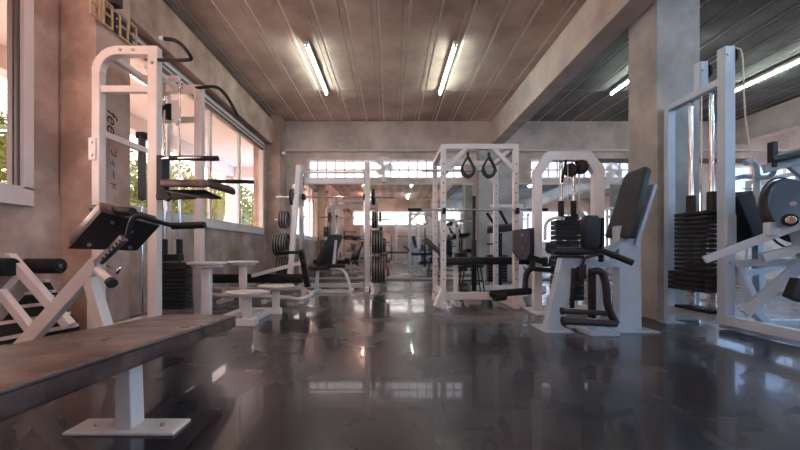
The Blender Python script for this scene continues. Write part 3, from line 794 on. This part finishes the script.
# pad plate, curved arm, ankle roller
pad('back_pad', [at(530, 260, 3.95), at(540, 258, 4.15), at(539, 228, 4.15), at(530, 228, 3.95)], (-.05, -.06, 0), 'black', le, .02)
MB().prism([at(514, 230, 3.86), at(530, 228, 3.86), at(531, 252, 3.86), at(527, 260, 3.86), at(520, 260, 3.86), at(514, 252, 3.86)], (.0, .07, 0)).build('pad_plate', 'taupe', le, .01)
bolts([at(522, 235, 3.86), at(522, 248, 3.86)], le)
MB().beam(at(526, 256, 3.95), at(545, 262, 4.0), .05, .06).build('pad_arm', 'iron', le, .004)
MB().tube(chaikin([at(532, 260, 3.92), at(533, 268, 3.9), at(526, 272, 3.88), at(525, 290, 3.86)], 2), .03, 12).build('curved_arm', 'iron', le, 0)
MB().cyl(at(491, 294, 3.7), at(530, 291, 3.86), .038, 18).build('ankle_roller', 'foam', le, 0)
MB().cyl(at(494, 297, 3.7), at(505, 296, 3.74), .046, 18).build('roller_end', 'rubber', le, 0)
MB().beam(at(533, 269, 3.93), at(560, 271, 3.95), .05, .05).build('lever', 'iron', le, .004)

# ------------------------------------------------------------------ hip abductor chair, centre right
hc = thing('hip_abductor_chair', (1.85, 3.2, 0), 'white abductor seat machine with tall reclined charcoal backrest beside the column', 'weight machine')
Y = 3.2
q = [at(604, 237, 3.36), at(624, 174, 3.36), at(646, 165, 3.02), at(629, 237, 3.02)]
d1 = (q[1]-q[0]); d2 = (q[3]-q[0]); nn = d1.cross(d2).normalized(); nn = nn if nn.x > 0 else -nn
mid = q[1].lerp(q[2], .5)
o6 = [q[0], q[0].lerp(q[1], .94), q[1].lerp(q[2], .12), q[1].lerp(q[2], .90), q[3].lerp(q[2], .95), q[3]]
MB().prism(o6, nn*.065).build('backrest', 'blue', hc, .016, 4)
MB().beam(at(641, 182, 3.18)+nn*.09, at(622, 242, 3.18)+nn*.09, .14, .03, nn).build('back_support', 'pale', hc, .004)
pad('seat', [at(553, 255, 3.02), at(600, 255, 3.02), at(598, 253, 3.34), at(556, 253, 3.34)], (0, 0, .06), 'black', hc, .018)
pr = [at(583, 219, 3.0), at(588, 215, 3.0), at(598, 215, 3.0), at(602, 219, 3.0), at(602, 244, 3.0), at(598, 250, 3.0), at(588, 250, 3.0), at(584, 246, 3.0)]
MB().prism(pr, (0, .07, 0)).build('knee_pad', 'black', hc, .02, 4)
MB().beam(at(602, 218, 3.03), at(601, 262, 3.03), .02, .05).build('knee_pad_bracket', 'iron', hc, .003)
# side panels
MB().prism([at(562, 258, 3.12), at(579, 258, 3.12), at(563, 329, 3.12), at(546, 329, 3.12)], (0, .09, 0)).build('leg', 'pale', hc, .006)
MB().prism([at(619, 226, 3.14), at(641, 222, 3.14), at(642, 329, 3.14), at(620, 329, 3.14)], (0, .10, 0)).build('leg', 'pale', hc, .006)
MB().box((at(540, 0, 3.14).x, 3.02, 0), (at(568, 0, 3.14).x, 3.36, .014)).box((at(612, 0, 3.14).x, 3.02, 0), (at(650, 0, 3.14).x, 3.36, .014)).build('foot_plate', 'pale', hc, .003)
MB().beam(at(565, 262, 3.17), at(630, 264, 3.17), .06, .07).beam(at(600, 258, 3.17), at(622, 240, 3.17), .06, .06).beam(at(604, 272, 3.3), at(596, 318, 3.3), .05, .05).build('cross_frame', 'pale', hc, .005)
MB().cyl(at(600, 250, 2.98), at(633, 263, 2.90), .026, 16).build('grip', 'foam', hc, 0)
MB().tube(chaikin([at(583, 272, 2.98), at(583, 259, 2.98), at(590, 256, 2.96), at(602, 254, 2.96)], 2), .012, 10).build('hand_lever', 'iron', hc, 0)
MB().cyl(at(583, 264, 2.98), at(583, 279, 2.98), .026, 14).build('pivot', 'iron', hc, 0)
MB().cyl(at(574, 268, 3.1), at(572, 308, 3.1), .020, 12).build('rear_tube', 'iron', hc, 0)
MB().cyl(at(592, 270, 3.05), at(592, 318, 3.05), .032, 14).build('pivot_tube', 'iron', hc, 0)
MB().tube(chaikin([at(590, 272, 2.96), at(602, 270, 2.95), at(607, 288, 2.93), at(607, 306, 2.92), at(616, 324, 2.90)], 2), .030, 12).build('swing_arm', 'iron', hc, 0)
MB().cyl(at(562, 311, 2.9), at(606, 313, 2.92), .020, 12).build('foot_rod', 'rubber', hc, 0)
MB().cyl(at(563, 321, 2.8), at(616, 324, 2.88), .026, 12).build('foot_rod', 'rubber', hc, 0)
MB().cyl(at(561, 311, 2.9), at(564, 311, 2.9), .03, 14).cyl(at(562, 321, 2.8), at(565, 321, 2.8), .036, 14).build('end_stop', 'rubber', hc, 0)
MB().box((1.62, 2.92, 0.0), (1.86, 3.3, .03)).beam((1.55, 3.17, .04), (2.05, 3.17, .04), .06, .05).box((at(592,0,3.05).x-.03, 3.02, .03), (at(592,0,3.05).x+.03, 3.08, .13)).build('base_rail', 'pale', hc, .004)
bolts([at(556, 273, 3.11), at(553, 300, 3.11), at(628, 240, 3.13)], hc)

# ------------------------------------------------------------------ cable tower in front of the column
ct = thing('cable_tower', (2.68, 3.15, 0), 'tall white cable tower with black weight stack in front of the concrete column', 'weight machine')
Xc = 2.70
def yz(px, py):           # point in the plane X = Xc
    Y_ = Xc*FPX/(px-391); return V(Xc, Y_, CAMZ+(250-py)*Y_/FPX)
P0 = yz(669.5, 105); P1 = yz(726, 48); Pm = yz(701, 63)
MB().beam((Xc, P0.y, 0), (Xc, P0.y, 2.10), .072, .06).build('rear_upright', 'pale', ct, .005)
MB().beam((Xc, P1.y, .098), (Xc, P1.y, P1.z), .085, .075).build('front_upright', 'pale', ct, .005)
MB().beam((Xc, P0.y+.03, 2.07), (Xc, P1.y, 2.07), .072, .06).beam((Xc, Pm.y, 2.07), (Xc, Pm.y, Pm.z), .07, .07).build('top_rail', 'pale', ct, .005)
MB().beam((Xc, P0.y, .135), (Xc, 2.05, .135), .06, .075).box((Xc-.09, P0.y-.08, 0), (Xc+.09, P0.y+.05, .012)).box((Xc-.03, 2.1, 0), (Xc+.03, 2.16, .12)).build('base_rail', 'pale', ct, .005)
for (pp, nmz) in ((P1, P1.z-.09), (Pm, Pm.z-.10)):
    MB().cyl((Xc+.044, pp.y+.01, nmz+.02), (Xc+.062, pp.y+.01, nmz+.02), .062, 26).build('pulley', 'iron', ct, 0)
    bolts([(Xc-.02, pp.y-.038, nmz+.02)], ct, r=.014)
yA, yB_ = 3.24, 3.03
for y_ in (yA, yB_):
    MB().cyl((Xc, y_, .14), (Xc, y_, 2.05), .019, 12).build('guide_rod', 'steel', ct, 0)
    MB().cyl((Xc, y_, .92), (Xc, y_, 1.19), .036, 14).build('rod_sleeve', 'iron', ct, 0)
    sp = MB()
    pts = [V(Xc+.032*math.cos(k*.8), y_+.032*math.sin(k*.8), .20+k*.0026) for k in range(56)]
    sp.tube(pts, .005, 6).build('spring', 'steel', ct, 0)
for k in range(13):
    z_ = .52+.040*k
    MB().box((Xc-.10, 2.965, z_), (Xc+.09, 3.31, z_+.030)).build('weight_plate', 'plate', ct, .006)
for k in range(4):
    z_ = .345+.043*k
    MB().box((Xc-.12, 2.95, z_), (Xc+.10, 3.36, z_+.038)).build('weight_plate', 'plate', ct, .006)
MB().box((Xc-.09, 2.95, .175), (Xc+.09, 3.32, .20)).build('stack_base', 'iron', ct, .004)
cb = MB().tube([(Xc, 3.13, 1.04), (Xc, 3.13, 2.05)], .006, 6)
cb.tube([(Xc+.058, Pm.y-.02, Pm.z-.02), (Xc+.058, P1.y+.05, P1.z-.01)], .006, 6)
cb.tube(chaikin([V(Xc+.058, P1.y-.02, P1.z-.01), V(Xc+.08, P1.y-.06, P1.z-.05), at(744, 110, 2.84), at(752, 165, 2.9), at(757, 206, 2.95)], 2), .006, 6)
cb.build('cable', 'cable', ct, 0)
bolts([(Xc-.0, P1.y-.038, .98), (Xc, P1.y-.038, .60), (Xc, P1.y-.038, .16)], ct, r=.012)
bolts([(Xc-.03, 3.3, .135), (Xc-.03, 2.98, .135), (Xc-.03, 2.92, .135)], ct, (-1, 0, 0), .012)
MB().cbox((Xc-.0, P1.y-.04, .86), (.075, .02, .24)).build('joint_plate', 'pale', ct, .003)

# ------------------------------------------------------------------ lever press machine on the right edge
lp = thing('lever_press_machine', (3.1, 2.6, 0), 'white angled-beam press machine with round plum pad at the right edge', 'weight machine')
f = MB()
f.beam(at(704, 260, 2.62), at(815, 219, 2.35), .045, .055).build('lever_arm', 'pale', lp, .005)
f = MB().beam(at(762, 258, 2.5), at(830, 240, 2.4), .045, .06).beam(at(736, 263, 2.75), at(815, 262, 2.6), .05, .055).beam(at(744, 313, 2.7), at(830, 240, 2.5), .05, .07)
f.beam(at(737, 265, 2.9), at(757, 309, 2.75), .05, .06).beam(at(797, 222, 2.42), at(812, 272, 2.42), .05, .10).beam(at(740, 275, 3.1), at(800, 262, 3.1), .05, .05)
f.build('frame', 'pale', lp, .005)
MB().beam((2.95, 3.2, .05), (2.95, 2.2, .05), .07, .08).beam((2.95, 3.15, .05), (4.0, 3.15, .05), .07, .08).beam((3.6, 3.2, .05), (3.6, 2.2, .05), .07, .08).build('base_frame', 'pale', lp, .005)
MB().beam((2.95, 2.75, .06), at(752, 309, 2.75), .06, .06).build('knee_joint', 'pale', lp, .004)
c0 = at(798, 209, 2.62)
ax = V(.25, -1, .25).normalized(); u = V(1, .2, .28).normalized(); u = (u-ax*u.dot(ax)).normalized(); w = ax.cross(u)
MB().prism([c0+u*.31*math.cos(2*PI*k/40)+w*.245*math.sin(2*PI*k/40) for k in range(40)], -ax*.06).build('round_pad', 'purple', lp, .022, 4)
MB().ring(c0-ax*.065, ax, .31, .008, 40, 8, .245/.31).build('pad_rim', 'black', lp, 0)
MB().cbox(at(773, 229, 2.44), (.09, .05, .09)).build('pivot_bracket', 'pale', lp, .004)
MB().cyl(at(790, 220, 2.42), at(790, 220, 2.34), .042, 20).build('pivot_sleeve', 'iron', lp, 0)
MB().cyl(at(791, 220, 2.335), at(791, 220, 2.30), .026, 14).build('pivot_bolt', 'steel', lp, 0)
MB().cyl(at(793, 204, 2.50), at(793, 204, 2.46), .016, 12).build('bolt', 'steel', lp, 0)
MB().cbox(at(797, 290, 2.40), (.10, .06, .14), Matrix.Rotation(.4, 3, 'Y')).build('foot_block', 'iron', lp, .006)
# seat and back pads behind
pad('seat_pad', [at(736, 196, 3.1), at(754, 192, 3.1), at(778, 238, 3.1), at(756, 246, 3.1)], (0, .28, 0), 'blue', lp, .02)
pad('back_pad', [at(734, 192, 3.3), at(760, 190, 3.3), at(762, 212, 3.3), at(734, 216, 3.3)], (0, .1, 0), 'blue', lp, .02)
MB().beam(at(757, 222, 3.3), at(760, 309, 3.25), .06, .06).build('seat_post', 'pale', lp, .004)
# upper chest bar with pads
MB().beam(at(764, 169, 3.0), at(820, 154, 2.9), .05, .075).beam(at(788, 163, 2.98), at(830, 196, 2.9), .05, .055).beam(at(806, 158, 2.95), at(806, 262, 2.95), .06, .06).build('upper_frame', 'pale', lp, .005)
MB().beam(at(772.5, 142, 2.98), at(772.5, 168, 2.98), .045, .05).build('stop_post', 'blue', lp, .005)
pad('shoulder_pad', [at(773, 163, 2.85), at(815, 154, 2.80), at(812, 151, 3.05), at(775, 159, 3.05)], (0, 0, .05), 'blue', lp, .015)
MB().tube(chaikin([at(736, 178, 3.15), at(746, 176, 3.15), at(765, 178, 3.1), at(773, 175, 3.05), at(775, 165, 3.0)], 2), .020, 12).build('pipe_handle', 'pale', lp, 0)
MB().tube(chaikin([at(745, 163, 3.2), at(751, 161, 3.2), at(757, 166, 3.2), at(757, 215, 3.2)], 2), .026, 12).build('back_tube', 'pale', lp, 0)

# ================================================================== WALL AND CEILING FITTINGS
def fan(px, py, label):
    p = at(px, py, YB-.35)
    t = thing('wall_fan', (p.x, YB-.05, p.z), label, 'fan', 'wall fans')
    g = MB()
    for r_, dy in ((.23, 0), (.205, -.03), (.18, -.045), (.15, -.06), (.12, -.07), (.085, -.078), (.05, -.085), (.23, .05), (.12, .10)):
        g.ring((p.x, p.y+dy, p.z), (0, 1, 0), r_, .006, 32, 5)
    for k in range(28):
        a = 2*PI*k/28
        g.tube([V(p.x+.22*math.cos(a), p.y, p.z+.22*math.sin(a)), V(p.x+.15*math.cos(a), p.y-.06, p.z+.15*math.sin(a)), V(p.x, p.y-.087, p.z)], .003, 4)
    g.build('guard', 'fanp', t, 0)
    bl = MB()
    for k in range(3):
        a = 2*PI*k/3
        pts = [V(p.x+r_*math.cos(a+o), p.y-.02+dy, p.z+r_*math.sin(a+o)) for r_, o, dy in ((.03, 0, 0), (.19, -.55, .02), (.20, 0, 0), (.19, .55, -.02), (.03, .6, 0))]
        bl.prism(pts, (0, .004, 0))
    bl.build('blade', 'fanp', t, 0)
    MB().cyl((p.x, p.y-.04, p.z), (p.x, p.y+.16, p.z), .055, 18).build('motor', 'fanp', t, 0)
    MB().beam((p.x, p.y+.12, p.z), (p.x, p.y+.2, p.z-.22), .05, .05).box((p.x-.05, p.y+.16, p.z-.30), (p.x+.05, YB-.002, p.z-.18)).build('bracket', 'fanp', t, .004)
fan(383.5, 167, 'white wall fan in front of the strip window left of the cage')
fan(612, 173, 'white wall fan on the back wall just left of the concrete column')

def ceiling_lamp(x, y, label, tm='tube'):
    t = thing('ceiling_lamp', (x, y, ZC-.09), label, 'ceiling light', 'ceiling fluorescent lights')
    L = .80
    MB().box((x-.035, y-L-.02, ZC-.045), (x+.035, y+L+.02, ZC-.002)).build('housing', 'lampbody', t, .004)
    MB().cyl((x, y-L, ZC-.07), (x, y+L, ZC-.07), .016, 14).build('tube', tm, t, 0)
    for s_ in (-1, 1): MB().box((x-.018, y+s_*L-.012, ZC-.092), (x+.018, y+s_*L+.012, ZC-.045)).build('tube_holder', 'lampbody', t, .002)
    return t
names = {-1.21: 'far left', .92: 'second from the left', 4.13: 'behind the concrete column', 6.33: 'rightmost in view'}
for x_, w_ in names.items():
    ceiling_lamp(x_, 5.95, 'lit fluorescent ceiling lamp, %s' % w_)
for y_ in (1.0, -2.8):  # unseen rows added to brighten the room, warm at left, cool at right
    for x_ in names:
        ceiling_lamp(x_, y_, 'added fluorescent fill lamp out of view, %s row, %s' % ('overhead' if y_ > 0 else 'rear', 'above the ' + ('left machines' if x_ < 0 else 'middle aisle' if x_ < 2 else 'right bay near column' if x_ < 5 else 'outer right bay')), 'tubew' if x_ < 0 else 'tube' if x_ < 2 else 'tubec')

# digital clock with outline digits on the pier
ck = thing('digital_clock', (-2.45, 3.2, 2.62), 'straw-coloured outline digit clock fixed high on the lettered pier', 'clock')
xw = -2.44
MB().box((-2.459, 3.10, 2.64), (xw, 3.40, 2.79)).build('backing', 'ink', ck, .002)
def digit(y0, ch, H=.20, Wd=.095):
    segs = {'8': 'abcdefg', '9': 'abcdfg'}[ch]; z0 = 2.62; t_ = .016; g = MB()
    P = dict(a=((0, H), (Wd, H)), g=((0, H/2), (Wd, H/2)), d=((0, 0), (Wd, 0)), f=((0, H/2), (0, H)), b=((Wd, H/2), (Wd, H)), e=((0, 0), (0, H/2)), c=((Wd, 0), (Wd, H/2)))
    for s_ in segs:
        (a1, b1), (a2, b2) = P[s_]
        g.beam((xw+.008, y0+a1, z0+b1), (xw+.008, y0+a2, z0+b2), .016, t_, (1, 0, 0)) if a1 == a2 else g.beam((xw+.008, y0+a1-.008, z0+b1), (xw+.008, y0+a2+.008, z0+b2), .016, t_)
    g.build('digit', 'digit', ck, .004)
for y0, ch in ((2.915, '8'), (3.045, '8'), (3.23, '8'), (3.34, '9')): digit(y0, ch)
MB().cbox((xw, 3.19, 2.715), (.02, .035, .17)).build('colon_block', 'ink', ck, .002)
MB().cbox((xw+.012, 3.19, 2.75), (.006, .014, .014)).cbox((xw+.012, 3.19, 2.68), (.006, .014, .014)).build('colon', 'patch', ck, 0)
MB().box((-2.459, 3.12, 2.84), (-2.38, 3.20, 2.93)).build('power_box', 'ink', ck, .004)

tri = MB().prism([V(-2.6085, 3.44, 3.28), V(-2.6085, 3.66, 3.28), V(-2.6085, 3.44, 3.42)], (.003, 0, 0)).build('light_patch', 'patch', None, 0)  # thin pink triangle painting a patch of light onto the band
tag(recentre(tri), 'small pink triangular painted-light paper on the band above the long window', 'light patch')
cm = thing('security_camera', (XL+.45, YB-.3, 2.86), 'tiny white security camera high in the left back corner', 'camera')
MB().cyl((XL+.38, 8.02, 2.86), (XL+.38, 7.9, 2.83), .03, 14).build('body', 'white', cm, 0)
MB().box((XL+.30, 7.98, 2.85), (XL+.38, 8.02, 2.88)).build('mount', 'iron', cm, 0)

# ================================================================== MACHINES BEHIND THE VIEWER, SEEN ONLY IN THE MIRRORS
def again(o, x, y, rz, label):
    c = copy_tree(o); c.location = (x, y, 0); c.rotation_euler = (0, 0, rz); c['label'] = label
    return c
again(pc, -1.2, -3.3, PI, 'white cage reflected at the left of the long mirror')
again(sm, .9, -3.6, PI, 'white smith machine reflected in the middle of the long mirror')
again(lc, .2, -1.9, .4, 'black bench reflected low in the long mirror')
again(hc, 1.4, -2.0, 2.6, 'abductor machine reflected near the right of the long mirror')
again(am, 3.2, -3.4, PI, 'seated arm machine reflected in the mirror right of the pilaster')
again(le, 4.8, -2.6, PI, 'arched stack machine reflected in the mirror behind the column')
again(ct, 5.8, .8, PI/2, 'cable tower standing out of view in the right bay')
again(le, 5.0, 6.6, .2, 'arched stack machine standing in the right bay behind the column')
again(ib, 4.5, 5.4, .8, 'incline bench standing in the right bay behind the column')
again(pc, 7.0, 6.2, 0, 'white cage far back in the right bay')
